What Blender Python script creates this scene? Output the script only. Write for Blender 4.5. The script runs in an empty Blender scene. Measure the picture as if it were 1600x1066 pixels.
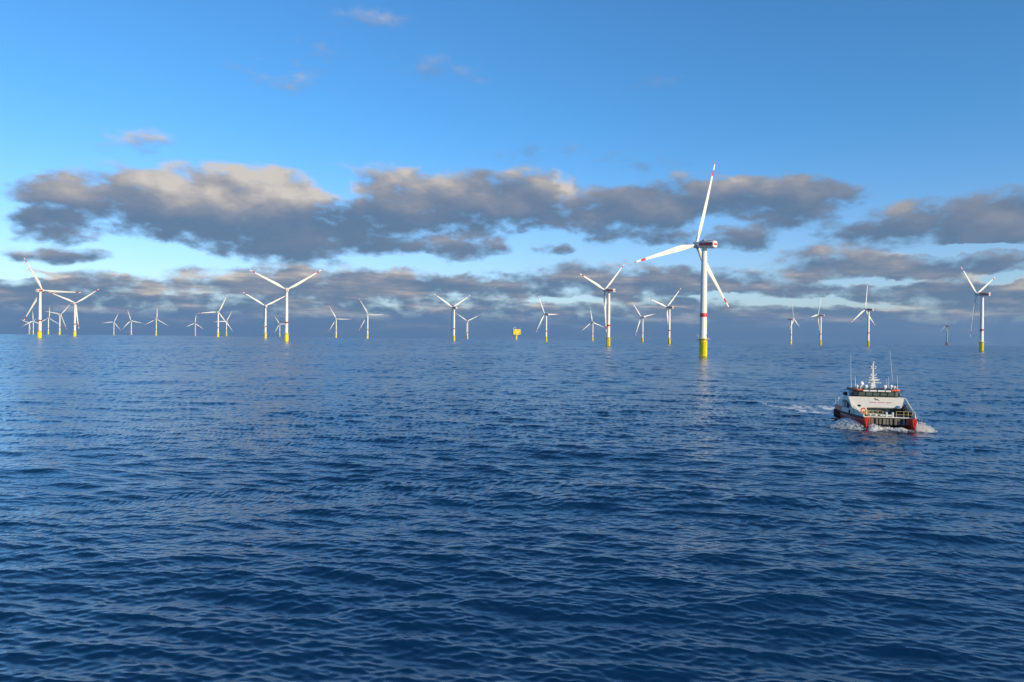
import bpy, bmesh, math, random
import numpy as np
from mathutils import Vector, Matrix

sc = bpy.context.scene
C = sc.collection
R = math.radians

# ------------------------------------------------------------------ camera
CAM_H = 16.0          # eye height above the water
SEA_R = 1.0e6         # radius of the sea's curve: far towers stand beyond the bulge
F, CX, CY = 1155.0, 800.0, 533.0
ROLL = math.atan(0.0123)
DIP = math.sqrt(2 * CAM_H / SEA_R)
PITCH = -math.atan((CY - (530.5 - DIP * F)) / F)
_f = Vector((0, math.cos(PITCH), math.sin(PITCH)))
_u0 = Vector((0, -math.sin(PITCH), math.cos(PITCH)))
_r0 = Vector((1, 0, 0))
_r = _r0 * math.cos(ROLL) + _u0 * math.sin(ROLL)
_u = -_r0 * math.sin(ROLL) + _u0 * math.cos(ROLL)
cd = bpy.data.cameras.new("camera")
cam = bpy.data.objects.new("camera", cd)
C.objects.link(cam)
cd.sensor_width = 36.0
cd.lens = 36.0 * F / 1600.0
cd.clip_start = 0.5
cd.clip_end = 60000
m = Matrix((_r, _u, -_f)).transposed().to_4x4()
m.translation = Vector((0, 0, CAM_H))
cam.matrix_world = m
sc.camera = cam

# ------------------------------------------------------------------ light
SUN_AZ, SUN_EL = 135.0, 14.0       # clockwise from straight ahead; height over the sea
sd = Vector((math.sin(R(SUN_AZ)) * math.cos(R(SUN_EL)), math.cos(R(SUN_AZ)) * math.cos(R(SUN_EL)), math.sin(R(SUN_EL))))
sl = bpy.data.lights.new("sun", 'SUN')
sl.energy = 5.0
sl.angle = R(0.5)
sl.color = (1.0, 0.82, 0.54)
so = bpy.data.objects.new("sun", sl)
C.objects.link(so)
so.rotation_euler = (-sd).to_track_quat('-Z', 'Y').to_euler()

sc.view_settings.view_transform = 'Standard'
sc.view_settings.look = 'None'
sc.view_settings.exposure = 0.0
sc.view_settings.gamma = 1.0
sc.view_settings.use_curve_mapping = False
SKY_STRENGTH = 0.15


# ------------------------------------------------------------------ node helper
class NT:
    def __init__(self, tree):
        self.t = tree

    def n(self, kind, **kw):
        nd = self.t.nodes.new(kind)
        for k, v in kw.items():
            setattr(nd, k, v)
        return nd

    def link(self, a, b):
        self.t.links.new(a, b)

    def put(self, sock, v):
        if isinstance(v, bpy.types.NodeSocket):
            self.link(v, sock)
        else:
            sock.default_value = v

    def math(self, op, a, b=None, c=None, clamp=False):
        nd = self.n('ShaderNodeMath', operation=op, use_clamp=clamp)
        for i, v in enumerate((a, b, c)):
            if v is not None:
                self.put(nd.inputs[i], v)
        return nd.outputs[0]

    def vec(self, op, a, b=None, c=None):
        nd = self.n('ShaderNodeVectorMath', operation=op)
        for i, v in enumerate((a, b, c)):
            if v is not None:
                self.put(nd.inputs[i], v)
        return nd.outputs['Value'] if op in ('DOT_PRODUCT', 'LENGTH') else nd.outputs['Vector']

    def noise(self, v, scale, detail=4, rough=.55, dist=0., dim='3D'):
        nd = self.n('ShaderNodeTexNoise', noise_dimensions=dim)
        self.put(nd.inputs['Vector'], v)
        nd.inputs['Scale'].default_value = scale
        nd.inputs['Detail'].default_value = detail
        nd.inputs['Roughness'].default_value = rough
        nd.inputs['Distortion'].default_value = dist
        return nd

    def ramp(self, v, a, b, lo=0., hi=1., smooth=True):
        nd = self.n('ShaderNodeMapRange', interpolation_type='SMOOTHSTEP' if smooth else 'LINEAR')
        self.put(nd.inputs['Value'], v)
        for k, x in (('From Min', a), ('From Max', b), ('To Min', lo), ('To Max', hi)):
            nd.inputs[k].default_value = x
        return nd.outputs['Result']

    def mix(self, f, a, b):
        nd = self.n('ShaderNodeMix', data_type='RGBA')
        self.put(nd.inputs[0], f)
        self.put(nd.inputs[6], a)
        self.put(nd.inputs[7], b)
        return nd.outputs[2]


def ray(px, py):
    return _f + _r * ((px - CX) / F) - _u * ((py - CY) / F)


def azel(px, py):
    v = ray(px, py).normalized()
    return math.atan2(v.x, v.y), math.asin(v.z)


# ------------------------------------------------------------------ sky: Nishita air + banks of stratocumulus
# every cloud: centre and half-axes (given on the photograph, turned into angles), weight, how sunlit its top is
CLOUDS = [
    (110, 302, 105, 26, 1.0, .50), (250, 302, 160, 36, 1.1, .62), (350, 296, 115, 38, 1.2, .95), (440, 303, 85, 36, 1.1, .85),
    (300, 346, 200, 30, 1.1, .05), (420, 366, 150, 30, 1.0, .08), (440, 392, 110, 18, .9, .20),
    (75, 345, 75, 17, 1.0, .25), (85, 366, 70, 15, 1.0, .32), (90, 400, 80, 13, 1.0, .34),
    (540, 346, 120, 30, 1.2, .02), (640, 304, 85, 36, 1.1, .70), (745, 302, 120, 36, 1.0, .50), (830, 296, 80, 30, .9, .50),
    (850, 330, 80, 34, .9, .35), (700, 338, 160, 26, 1.1, .12), (740, 385, 55, 21, 1.2, .30), (610, 380, 95, 15, 1.0, .22),
    (960, 328, 95, 36, 1.1, .25), (1060, 312, 120, 34, 1.1, .30), (1185, 306, 115, 28, 1.1, .28), (1280, 304, 80, 22, 1.0, .30),
    (1230, 338, 75, 22, 1.1, .22), (1015, 370, 75, 15, 1.0, .2), (1160, 375, 55, 18, 1.2, .2),
    (1580, 316, 85, 27, 1.1, .34), (1450, 350, 135, 32, 1.25, .24), (1575, 360, 105, 26, 1.1, .24), (1330, 366, 75, 14, 1.0, .2),
    (1330, 407, 120, 22, 1.2, .30), (1505, 417, 135, 21, 1.2, .25), (870, 387, 30, 10, .9, .2),
    (400, 440, 140, 24, 1.0, .60), (530, 440, 130, 26, 1.0, .50), (640, 446, 100, 22, 1.0, .35),
    (760, 448, 100, 17, 1.0, .22), (920, 436, 105, 27, 1.1, .30), (1020, 446, 90, 20, 1.0, .25), (1150, 444, 150, 22, 1.0, .25),
    (130, 442, 130, 12, .9, .50), (60, 462, 140, 14, .9, .30), (1430, 450, 160, 16, 1.15, .30), (1580, 452, 100, 17, 1.1, .32),
    (1490, 388, 130, 7, -.7, 0), (1460, 438, 120, 5, -.6, 0), (1270, 474, 130, 6, -1.0, 0), (880, 470, 60, 6, -.8, 0), (1345, 441, 80, 7, -.6, 0), (1560, 432, 60, 6, -.8, 0),
    (1130, 466, 90, 5, -.9, 0), (50, 436, 60, 5, -.8, 0), (515, 285, 40, 22, -.5, 0), (880, 318, 18, 40, -.5, 0),
    (212, 222, 84, 26, .40, .85), (445, 120, 110, 30, .24, .7), (490, 76, 70, 30, .20, .7), (580, 30, 90, 24, .20, .7),
    (690, 112, 100, 28, .19, .6), (850, 240, 110, 20, .22, .4), (1010, 250, 100, 20, .20, .4), (1030, 128, 90, 26, .13, .5), (560, 285, 90, 30, .30, .6),
]


def build_world():
    w = bpy.data.worlds.new("World")
    sc.world = w
    w.use_nodes = True
    t = w.node_tree
    t.nodes.clear()
    g = NT(t)
    sky = g.n('ShaderNodeTexSky', sky_type='NISHITA', sun_disc=False)
    sky.sun_elevation = R(SUN_EL)
    sky.sun_rotation = R(SUN_AZ)
    sky.altitude = 10
    sky.air_density = 1.0
    sky.dust_density = 0.3
    sky.ozone_density = 2.5
    tc = g.n('ShaderNodeTexCoord')
    sep = g.n('ShaderNodeSeparateXYZ')
    g.link(tc.outputs['Generated'], sep.inputs[0])
    az = g.math('ARCTAN2', sep.outputs[0], sep.outputs[1])
    el = g.math('ARCSINE', sep.outputs[2])
    # cold, very clear winter air: bluer than the model's default mix
    tint = g.mix(g.ramp(el, .03, .30), (.84, .99, 1.38, 1), (.48, .98, 1.36, 1))
    air = g.vec('MULTIPLY', sky.outputs[0], tint)
    bsky = g.n('ShaderNodeBackground')
    bsky.inputs['Strength'].default_value = SKY_STRENGTH
    g.link(air, bsky.inputs['Color'])
    comb = g.n('ShaderNodeCombineXYZ')
    g.link(az, comb.inputs[0])
    g.link(el, comb.inputs[1])
    p0 = comb.outputs[0]
    # ragged outlines: push the lookup about with turbulence, flatter towards the horizon
    flat = g.vec('MULTIPLY', p0, (1.0, 1.9, 1.0))
    wn = g.noise(flat, 13.0, 6, .6)
    off = g.vec('SUBTRACT', wn.outputs['Color'], (.5, .5, .5))
    off = g.vec('MULTIPLY', off, (.085, .040, 0))
    p = g.vec('ADD', p0, off)
    n1 = g.noise(flat, 30.0, 7, .6, .15)
    b1 = g.noise(flat, 15.0, 5, .5)
    b2 = g.noise(g.vec('ADD', flat, (.010, .038, 0)), 15.0, 5, .5)
    st = g.noise(g.vec('MULTIPLY', p0, (1.0, 7.0, 1.0)), 10.0, 6, .58)
    st2 = g.noise(g.vec('ADD', g.vec('MULTIPLY', p0, (1.0, 7.0, 1.0)), (.01, .075, 0)), 10.0, 6, .58)
    edge = g.math('MULTIPLY_ADD', g.math('SUBTRACT', st.outputs['Fac'], .5), .045, el)
    lowd = g.math('MULTIPLY', g.ramp(edge, .028, .068, 1.0, 0.0), 1.25)
    slit = g.ramp(st.outputs['Fac'], .40, .66, .06, .66)
    B = None
    S = None
    for cx, cy, rx, ry, wt, br in CLOUDS:
        a0, e0 = azel(cx, cy)
        sc_ = 1.42 if cy < 400 else 1.5
        rx, ry = rx * sc_, ry * sc_ * 1.06
        a1, _ = azel(cx + rx, cy)
        a2, _ = azel(cx - rx, cy)
        _, e1 = azel(cx, cy - ry)
        sx, sy = 2 / (a1 - a2), 1 / (e1 - e0)
        q = g.vec('MULTIPLY_ADD', p, (sx, sy, 0), (-a0 * sx, -e0 * sy, 0))
        d = g.vec('DOT_PRODUCT', q, q)
        b = g.math('MAXIMUM', g.math('SUBTRACT', 1.0, d), 0.0)
        b = g.math('MULTIPLY', g.math('MULTIPLY', b, b), abs(wt) * 1.25)
        sy_ = g.n('ShaderNodeSeparateXYZ')
        g.link(q, sy_.inputs[0])
        if wt < 0:                       # a gap torn in the deck
            B = g.math('SUBTRACT', B, b)
            continue
        lit = g.math('MULTIPLY_ADD', sy_.outputs[1], .50, br - .06)
        if B is None:
            B, S = lowd, g.math('MULTIPLY', lowd, slit)
        if True:
            B = g.math('ADD', B, b)
            S = g.math('MULTIPLY_ADD', b, lit, S)
    Lc = g.math('DIVIDE', S, g.math('MAXIMUM', B, .05))
    Bs = g.math('DIVIDE', g.math('MULTIPLY', B, 1.3), g.math('MULTIPLY_ADD', g.math('MAXIMUM', B, 0.0), .62, 1.0))
    dens = g.math('MULTIPLY_ADD', g.math('SUBTRACT', n1.outputs['Fac'], .5), 1.45, Bs)
    dens = g.math('MULTIPLY_ADD', g.math('SUBTRACT', b1.outputs['Fac'], .5), 1.5, dens)
    cov = g.ramp(dens, .04, 1.0)
    floor = g.ramp(g.math('MULTIPLY_ADD', g.math('SUBTRACT', st.outputs['Fac'], .5), .03, el), .016, .046, 1.0, 0.0)
    cov = g.math('MULTIPLY', cov, g.ramp(B, .0, .48))
    cov = g.math('MAXIMUM', cov, floor)
    billow = g.math('SUBTRACT', b1.outputs['Fac'], b2.outputs['Fac'])
    L = g.math('MULTIPLY_ADD', billow, 1.15, Lc)
    layers = g.math('MULTIPLY', g.math('SUBTRACT', st.outputs['Fac'], st2.outputs['Fac']), g.ramp(el, .07, .12, 1.7, 0.0))
    L = g.math('ADD', L, layers, clamp=True)
    cr = g.n('ShaderNodeValToRGB')
    el_ = cr.color_ramp.elements
    el_[0].position = 0.0
    el_[0].color = (.118, .196, .318, 1)
    el_[1].position = 1.0
    el_[1].color = (.66, .60, .54, 1)
    for pos, col in ((.25, (.165, .222, .325, 1)), (.52, (.25, .28, .355, 1)), (.76, (.42, .40, .405, 1))):
        e = el_.new(pos)
        e.color = col
    g.link(L, cr.inputs[0])
    # far, low deck turns to blue air
    deckc = g.mix(g.ramp(el, .004, .052, .95, 0.0), cr.outputs[0], (.072, .165, .335, 1))
    bcl = g.n('ShaderNodeBackground')
    bcl.inputs['Strength'].default_value = 1.0
    g.link(deckc, bcl.inputs['Color'])
    mx = g.n('ShaderNodeMixShader')
    g.link(g.math('MULTIPLY', cov, .97), mx.inputs[0])
    g.link(bsky.outputs[0], mx.inputs[1])
    g.link(bcl.outputs[0], mx.inputs[2])
    out = g.n('ShaderNodeOutputWorld')
    g.link(mx.outputs[0], out.inputs['Surface'])


build_world()


# ------------------------------------------------------------------ materials
def mat(name):
    mt = bpy.data.materials.new(name)
    mt.use_nodes = True
    t = mt.node_tree
    t.nodes.clear()
    g = NT(t)
    b = g.n('ShaderNodeBsdfPrincipled')
    o = g.n('ShaderNodeOutputMaterial')
    g.link(b.outputs[0], o.inputs['Surface'])
    return mt, g, b


def paint(name, col, rough=.45, var=.12, scale=.6, metal=0., dirt=None):
    """painted steel: the coat's own colour with uneven weathering and, if asked, run-down dirt"""
    mt, g, b = mat(name)
    tc = g.n('ShaderNodeTexCoord')
    st = g.vec('MULTIPLY', tc.outputs['Object'], (1, 1, .25))
    n = g.noise(st, scale, 6, .6)
    f = g.ramp(n.outputs['Fac'], .3, .72)
    dk = tuple(c * (1 - var) for c in col) + (1,)
    c = g.mix(f, dk, col + (1,))
    if dirt:
        n2 = g.noise(g.vec('MULTIPLY', tc.outputs['Object'], (1, 1, .12)), scale * 4, 5, .65)
        c = g.mix(g.ramp(n2.outputs['Fac'], .55, .8, 0, .55), c, dirt + (1,))
    g.link(c, b.inputs['Base Color'])
    b.inputs['Roughness'].default_value = rough
    b.inputs['Metallic'].default_value = metal
    return mt


def glass_pane(name, col):
    mt, g, b = mat(name)
    b.inputs['Base Color'].default_value = col + (1,)
    b.inputs['Roughness'].default_value = .06
    b.inputs['IOR'].default_value = 1.5
    return mt


def tp_paint():
    """yellow transition piece with weed and rust at the splash zone"""
    mt, g, b = mat("yellow_paint")
    tc = g.n('ShaderNodeTexCoord')
    n = g.noise(g.vec('MULTIPLY', tc.outputs['Object'], (1, 1, .3)), .5, 6, .6)
    c = g.mix(g.ramp(n.outputs['Fac'], .35, .7), (.84, .64, .003, 1), (.88, .72, .006, 1))
    s = g.n('ShaderNodeSeparateXYZ')
    g.link(tc.outputs['Object'], s.inputs[0])
    z = g.math('MULTIPLY_ADD', n.outputs['Fac'], -3.0, s.outputs[2])
    c = g.mix(g.ramp(z, -1.5, -.4, 1, 0), c, (.10, .085, .035, 1))
    g.link(c, b.inputs['Base Color'])
    b.inputs['Roughness'].default_value = .5
    return mt


M = {
    'white': paint("turbine_white_paint", (.79, .77, .71), .42, .06, .12),
    'blade': paint("blade_gelcoat", (.79, .77, .70), .38, .05, .1),
    'grey': paint("cloud_shaded_turbine_paint", (.30, .32, .34), .5, .1, .15),  # cloud shadow on the far turbine, put into its paint colour
    'red': paint("signal_red_paint", (.55, .035, .03), .42, .12, .4),
    'yellow': tp_paint(),
    'steel': paint("galvanised_steel", (.42, .43, .44), .45, .2, 1.0, .4),
    'rust': paint("orange_brown_jacket_paint", (.42, .16, .05), .6, .3, .4),
    'cream': paint("boat_white_paint", (.83, .78, .67), .35, .08, .9, 0, (.58, .50, .36)),
    'hull_red': paint("boat_red_paint", (.64, .045, .022), .32, .2, .8, 0, (.22, .03, .025)),
    'rubber': paint("black_fender_rubber", (.022, .022, .024), .8, .3, 1.5),
    'maroon': paint("dark_maroon_rubber", (.085, .022, .020), .7, .3, 1.5),
    'pad': paint("worn_fender_face", (.19, .17, .14), .8, .35, 2.5),
    'deck': paint("grey_deck_paint", (.13, .135, .14), .75, .25, 1.2),
    'black': paint("black_trim", (.018, .02, .024), .45, .2, 1.0),
    'orange': paint("orange_paint", (.80, .13, .03), .4, .12, 1.0),
    'rail': paint("yellow_rail_paint", (.66, .50, .16), .45, .15, 1.0),
    'alu': paint("white_fittings", (.78, .78, .77), .35, .08, 1.0),
    'whip': paint("grey_glassfibre", (.62, .66, .70), .4, .05, 1.0),
    'cloth': paint("dark_blue_workwear", (.02, .03, .07), .9, .3, 3.0),
    'skin': paint("skin", (.45, .26, .18), .6, .05, 3.0),
    'pane': glass_pane("tinted_window_glass", (.10, .13, .12)),
}


# ------------------------------------------------------------------ mesh helpers
def bm_obj(name, bm, mt, parent=None, smooth=False, loc=None):
    me = bpy.data.meshes.new(name)
    bm.normal_update()
    bm.to_mesh(me)
    bm.free()
    me.materials.append(mt)
    if smooth:
        me.polygons.foreach_set('use_smooth', [True] * len(me.polygons))
        me.set_sharp_from_angle(angle=R(40))
    o = bpy.data.objects.new(name, me)
    C.objects.link(o)
    if parent:
        o.parent = parent
    if loc:
        o.location = loc
    return o


def box(bm, c, s, rot=None, bev=0.):
    r = bmesh.ops.create_cube(bm, size=1.0)
    mx = Matrix.Translation(c) @ (rot.to_4x4() if rot else Matrix.Identity(4)) @ Matrix.Diagonal((*s, 1))
    bmesh.ops.transform(bm, matrix=mx, verts=r['verts'])
    if bev:
        ed = list({e for v in r['verts'] for e in v.link_edges})
        bmesh.ops.bevel(bm, geom=ed, offset=bev, segments=2, affect='EDGES')


def tube(bm, a, b, r, r2=None, seg=10, cap=True):
    a, b = Vector(a), Vector(b)
    r2 = r if r2 is None else r2
    q = (b - a).to_track_quat('Z', 'Y')
    rings = []
    for p, rr in ((a, r), (b, r2)):
        rings.append([bm.verts.new(p + q @ Vector((rr * math.cos(k * 2 * math.pi / seg), rr * math.sin(k * 2 * math.pi / seg), 0))) for k in range(seg)])
    for k in range(seg):
        bm.faces.new((rings[0][k], rings[0][(k + 1) % seg], rings[1][(k + 1) % seg], rings[1][k]))
    if cap:
        bm.faces.new(rings[0][::-1])
        bm.faces.new(rings[1])


def lathe(bm, prof, seg=32, mx=None):
    """prof: list of (radius, z)"""
    rings = []
    for r, z in prof:
        rings.append([bm.verts.new(Vector((r * math.cos(k * 2 * math.pi / seg), r * math.sin(k * 2 * math.pi / seg), z))) for k in range(seg)])
    for i in range(len(rings) - 1):
        for k in range(seg):
            bm.faces.new((rings[i][k], rings[i][(k + 1) % seg], rings[i + 1][(k + 1) % seg], rings[i + 1][k]))
    bm.faces.new(rings[0][::-1])
    bm.faces.new(rings[-1])
    if mx:
        bmesh.ops.transform(bm, matrix=mx, verts=[v for rg in rings for v in rg])


def prism(bm, pts, d):
    """flat polygon pts (3D) pushed along vector d, closed"""
    d = Vector(d)
    a = [bm.verts.new(Vector(p)) for p in pts]
    b = [bm.verts.new(Vector(p) + d) for p in pts]
    n = len(pts)
    bm.faces.new(a[::-1])
    bm.faces.new(b)
    for k in range(n):
        bm.faces.new((a[k], a[(k + 1) % n], b[(k + 1) % n], b[k]))
    bmesh.ops.recalc_face_normals(bm, faces=bm.faces[:])


def loft(bm, secs, close=True):
    rings = [[bm.verts.new(Vector(p)) for p in s] for s in secs]
    n = len(rings[0])
    for i in range(len(rings) - 1):
        for k in range(n):
            bm.faces.new((rings[i][k], rings[i][(k + 1) % n], rings[i + 1][(k + 1) % n], rings[i + 1][k]))
    if close:
        bm.faces.new(rings[0][::-1])
        bm.faces.new(rings[-1])
    bmesh.ops.recalc_face_normals(bm, faces=bm.faces[:])


def tag(o, label, cat, group=None, kind=None):
    if label:
        o['label'] = label
    if cat:
        o['category'] = cat
    if group:
        o['group'] = group
    if kind:
        o['kind'] = kind
    return o


def empty(name, loc, rz=0.):
    o = bpy.data.objects.new(name, None)
    o.empty_display_size = 2
    C.objects.link(o)
    o.location = loc
    o.rotation_euler = (0, 0, rz)
    return o


def ground(px, py):
    v = ray(px, py)
    s = -CAM_H / v.z
    for _ in range(4):
        x, y = v.x * s, v.y * s
        s = (-(x * x + y * y) / (2 * SEA_R) - CAM_H) / v.z
    return Vector((v.x * s, v.y * s, -(v.x ** 2 + v.y ** 2) * s * s / (2 * SEA_R)))


# ------------------------------------------------------------------ the boat's place (the sea needs it for the wake)
BOW = ground(1391.5, 674.0)
HEAD = R(13.5)
FWD = Vector((-math.sin(HEAD), -math.cos(HEAD), 0))
STB = Vector((FWD.y, -FWD.x, 0))
BOAT = BOW - FWD * 11.0


# ------------------------------------------------------------------ sea
def fbm2(x, y, seed, octs=4):
    rng = np.random.default_rng(seed)
    out = np.zeros_like(x)
    amp, f = 1.0, 1.0
    for o in range(octs):
        for _ in range(4):
            th = rng.uniform(0, 2 * np.pi)
            out += amp * .5 * np.sin((x * np.cos(th) + y * np.sin(th)) * f * rng.uniform(.7, 1.4) + rng.uniform(0, 6.28))
        amp *= .6
        f *= 2.1
    return out


def build_sea():
    # rings: fine where the photograph looks, coarse under the ship and past the bulge
    u = []
    t_ = CAM_H / 24.0
    while t_ > .0030:
        u.append(t_)
        t_ -= .00105 if t_ > .2 else .00055
    rr = [0.05, 3, 6, 9, 12, 14.5, 17, 19, 20.5, 22, 23] + [CAM_H / x for x in u] + [5400, 5800, 6400, 7200, 8200, 9500]
    r = np.array(rr)
    aa = list(np.arange(-50, 50.001, .0695)) + list(np.arange(53, 308, 4.0))
    a = np.radians(np.array(aa))
    nr, na = len(r), len(a)
    da = np.radians(.0695)
    dr = np.gradient(r)
    AA, RR = np.meshgrid(a, r)
    X0 = (RR * np.sin(AA)).astype(np.float64)
    Y0 = (RR * np.cos(AA)).astype(np.float64)
    Z = np.zeros_like(X0)
    DX = np.zeros_like(X0)
    DY = np.zeros_like(X0)
    SX, SY, SZ = np.zeros_like(X0), np.zeros_like(X0), np.ones_like(X0)
    rng = np.random.default_rng(11)
    # wave groups: (from, to wavelength, count, total slope variance, direction spread)
    bands = [(26, 55, 8, .0005, 14), (10, 26, 18, .0020, 18), (4, 10, 34, .0036, 20), (1.3, 4, 64, .0125, 18), (.4, 1.3, 90, .0190, 24)]
    gust = .80 + .22 * fbm2(X0 / 45, Y0 / 70, 5, 3)
    gust = np.clip(gust, .35, 1.35)
    lost = np.full(nr, 0.0)
    finecol = np.arange(na) < int(100 / .0695) + 1
    main = R(191)       # the sea runs towards the camera, a little across
    for l0, l1, n, mss, spread in bands:
        for i in range(n):
            lam = math.exp(rng.uniform(math.log(l0), math.log(l1)))
            k = 2 * math.pi / lam
            th = main + math.radians(rng.normal(0, spread))
            kx, ky = k * math.sin(th), k * math.cos(th)
            amp = math.sqrt(2 * mss / n) / k
            kd = k * np.maximum(dr, r * da)
            w = np.clip((2.6 - kd) / 1.4, 0, 1)               # height: only what the rings can carry
            ws = np.clip((3.0 - k * r * da * .8) / 1.6, 0, 1) * (r > 20)   # slope: kept for shading much farther out
            lost += (mss / n) * (1 - ws ** 2)
            rows = np.nonzero(np.maximum(w, ws) > .01)[0]
            if len(rows) == 0:
                continue
            i0, i1 = rows[0], rows[-1] + 1
            ph = (kx * X0[i0:i1] + ky * Y0[i0:i1]).astype(np.float32) + np.float32(rng.uniform(0, 6.283))
            A = amp * finecol[None, :] * np.ones((i1 - i0, 1))
            if lam < 5:
                A = A * gust[i0:i1]
            s_, c_ = np.sin(ph), np.cos(ph)
            q = .9
            As = A * ws[i0:i1, None]
            SX[i0:i1] += As * kx * s_
            SY[i0:i1] += As * ky * s_
            SZ[i0:i1] -= As * q * k * c_
            A = A * w[i0:i1, None]
            Z[i0:i1] += A * c_
            DX[i0:i1] -= q * A * s_ * math.sin(th)
            DY[i0:i1] -= q * A * s_ * math.cos(th)
    # --- the boat: bow swell, hollow alongside, foam
    lx = (X0 - BOAT.x) * STB.x + (Y0 - BOAT.y) * STB.y      # to starboard
    ly = (X0 - BOAT.x) * FWD.x + (Y0 - BOAT.y) * FWD.y      # forward
    near = np.exp(-((lx / 14) ** 2 + ((ly + 4) / 26) ** 2) ** 2)
    chop = fbm2(lx * 1.3, ly * 1.1, 21, 4)
    Zw = Z.copy()
    Z += near * .07 * chop
    for s in (1, -1):
        ax = lx * s
        d = ax - (4.9 + np.maximum(0, 9.5 - ly) * .20)
        Z += .42 * np.exp(-(d / .9) ** 2) * np.clip((11.5 - ly) / 2, 0, 1) * np.exp(-np.maximum(0, 9.5 - ly) / 9)
    Z += .30 * np.exp(-(lx / 2.6) ** 2) * np.exp(-((ly - 9.5) / 2.2) ** 2)
    foam = np.zeros_like(X0)
    frag = fbm2(lx * .9, ly * .55, 33, 5)
    for s in (1, -1):
        ax = lx * s
        d = ax - (5.0 + np.maximum(0, 9.5 - ly) * .20)
        foam = np.maximum(foam, np.exp(-(d / 1.0) ** 2) * np.clip((11.4 - ly) / 1.2, 0, 1) * np.exp(-np.maximum(0, 8 - ly) / 11) * (.8 + .45 * frag))
    # churned water between the bows and the trail behind the jets, bending off to the side she came from
    foam = np.maximum(foam, np.exp(-(lx / 3.6) ** 4) * np.exp(-((ly - 9.9) / 1.6) ** 2) * (.55 + .5 * frag))
    back = np.maximum(0, -11 - ly)
    cx = back * .26 + back ** 2 * .006
    wid = 5.5 + back * .10
    tr = np.exp(-((lx - cx) / wid) ** 4) * (ly < -10.5) * np.exp(-back / 22)
    edge = np.exp(-((np.abs(lx - cx) - wid * .8) / 1.6) ** 2) * (ly < -10.5) * np.exp(-back / 22)
    foam = np.maximum(foam, tr * (.80 + .45 * frag) + edge * (.7 + .5 * frag))
    Z += tr * .16 * fbm2(lx * .8, ly * .8, 44, 4)
    ax2, ay2 = lx - 1.6, ly - 16.5
    foam = np.maximum(foam, np.exp(-((ax2 + 1.5) / 2.6) ** 2 - (ay2 / .45) ** 2) * (.5 + .6 * frag))
    foam = np.clip(foam, 0, 1)
    # a little broken water at the nearest tower foot
    tw = TURBINES[0][0]
    dt = np.hypot(X0 - tw[0], Y0 - tw[1])
    foam = np.maximum(foam, np.clip(1.4 - dt / 5.5, 0, 1) * .7)

    # slopes of what the boat adds, for shading
    dZ = Z - Zw
    gr = np.gradient(dZ, axis=0) / dr[:, None]
    ga = np.gradient(dZ, axis=1) / (np.maximum(r, 1)[:, None] * da)
    ga[:, ~finecol] = 0
    SX -= gr * np.sin(AA) + ga * np.cos(AA)
    SY -= gr * np.cos(AA) - ga * np.sin(AA)
    X, Y = X0 + DX, Y0 + DY
    Z = Z - (X0 ** 2 + Y0 ** 2) / (2 * SEA_R)
    co = np.stack([X, Y, Z], -1).reshape(-1, 3).astype(np.float32)
    idx = np.arange(nr * na).reshape(nr, na)
    nxt = np.roll(idx, -1, axis=1)
    q = np.stack([idx[:-1], idx[1:], nxt[1:], nxt[:-1]], -1).reshape(-1, 4).astype(np.int32)
    me = bpy.data.meshes.new("sea")
    me.vertices.add(len(co))
    me.vertices.foreach_set('co', co.ravel())
    me.loops.add(q.size)
    me.loops.foreach_set('vertex_index', q.ravel())
    me.polygons.add(len(q))
    me.polygons.foreach_set('loop_start', np.arange(0, q.size, 4, dtype=np.int32))
    me.polygons.foreach_set('loop_total', np.full(len(q), 4, np.int32))
    me.polygons.foreach_set('use_smooth', np.ones(len(q), bool))
    me.update(calc_edges=True)
    ripple = .004 * (1 - np.exp(-(r / 150.0) ** 2))
    alpha = np.sqrt(2 * (lost + ripple)) * .32
    rough = np.sqrt(np.clip(alpha, .0025, 1))
    at = me.attributes.new('ripple_roughness', 'FLOAT', 'POINT')
    at.data.foreach_set('value', (np.repeat(rough, na).reshape(nr, na) * (.85 + .15 * gust)).ravel().astype(np.float32))
    SZ = np.maximum(SZ, .25)
    at = me.attributes.new('wave_normal', 'FLOAT_VECTOR', 'POINT')
    at.data.foreach_set('vector', np.stack([SX / SZ, SY / SZ, np.ones_like(SX)], -1).reshape(-1).astype(np.float32))
    at = me.attributes.new('foam', 'FLOAT', 'POINT')
    at.data.foreach_set('value', foam.ravel().astype(np.float32))

    mt, g, b = mat("sea_water")
    tc = g.n('ShaderNodeTexCoord')
    ra = g.n('ShaderNodeAttribute', attribute_name='ripple_roughness')
    fa = g.n('ShaderNodeAttribute', attribute_name='foam')
    P = tc.outputs['Object']
    fn = g.noise(P, 1.1, 8, .68)
    ff = g.math('ADD', fa.outputs['Fac'], g.math('MULTIPLY', g.math('SUBTRACT', fn.outputs['Fac'], .5), 1.5))
    ff = g.math('MULTIPLY', g.ramp(ff, .24, .62), g.ramp(fa.outputs['Fac'], .05, .25))
    base = g.mix(ff, (.0010, .022, .068, 1), (.78, .78, .76, 1))
    aer = g.ramp(fa.outputs['Fac'], .05, .5, 0, .5)
    base = g.mix(g.math('MULTIPLY', aer, g.math('SUBTRACT', 1.0, ff)), base, (.02, .10, .13, 1))
    g.link(base, b.inputs['Base Color'])
    rg = g.math('MAXIMUM', ra.outputs['Fac'], g.math('MULTIPLY', ff, .8))
    g.link(rg, b.inputs['Roughness'])
    b.inputs['IOR'].default_value = 1.333
    b.inputs['Coat Weight'].default_value = .8       # added second reflecting layer, brightens the wave facets
    b.inputs['Coat IOR'].default_value = 1.333
    g.link(rg, b.inputs['Coat Roughness'])
    # ripples too small for the mesh
    pr = g.vec('MULTIPLY', P, (.75, 1.25, 1.0))
    r1 = g.noise(pr, 2.6, 5, .62, .3)
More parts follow.
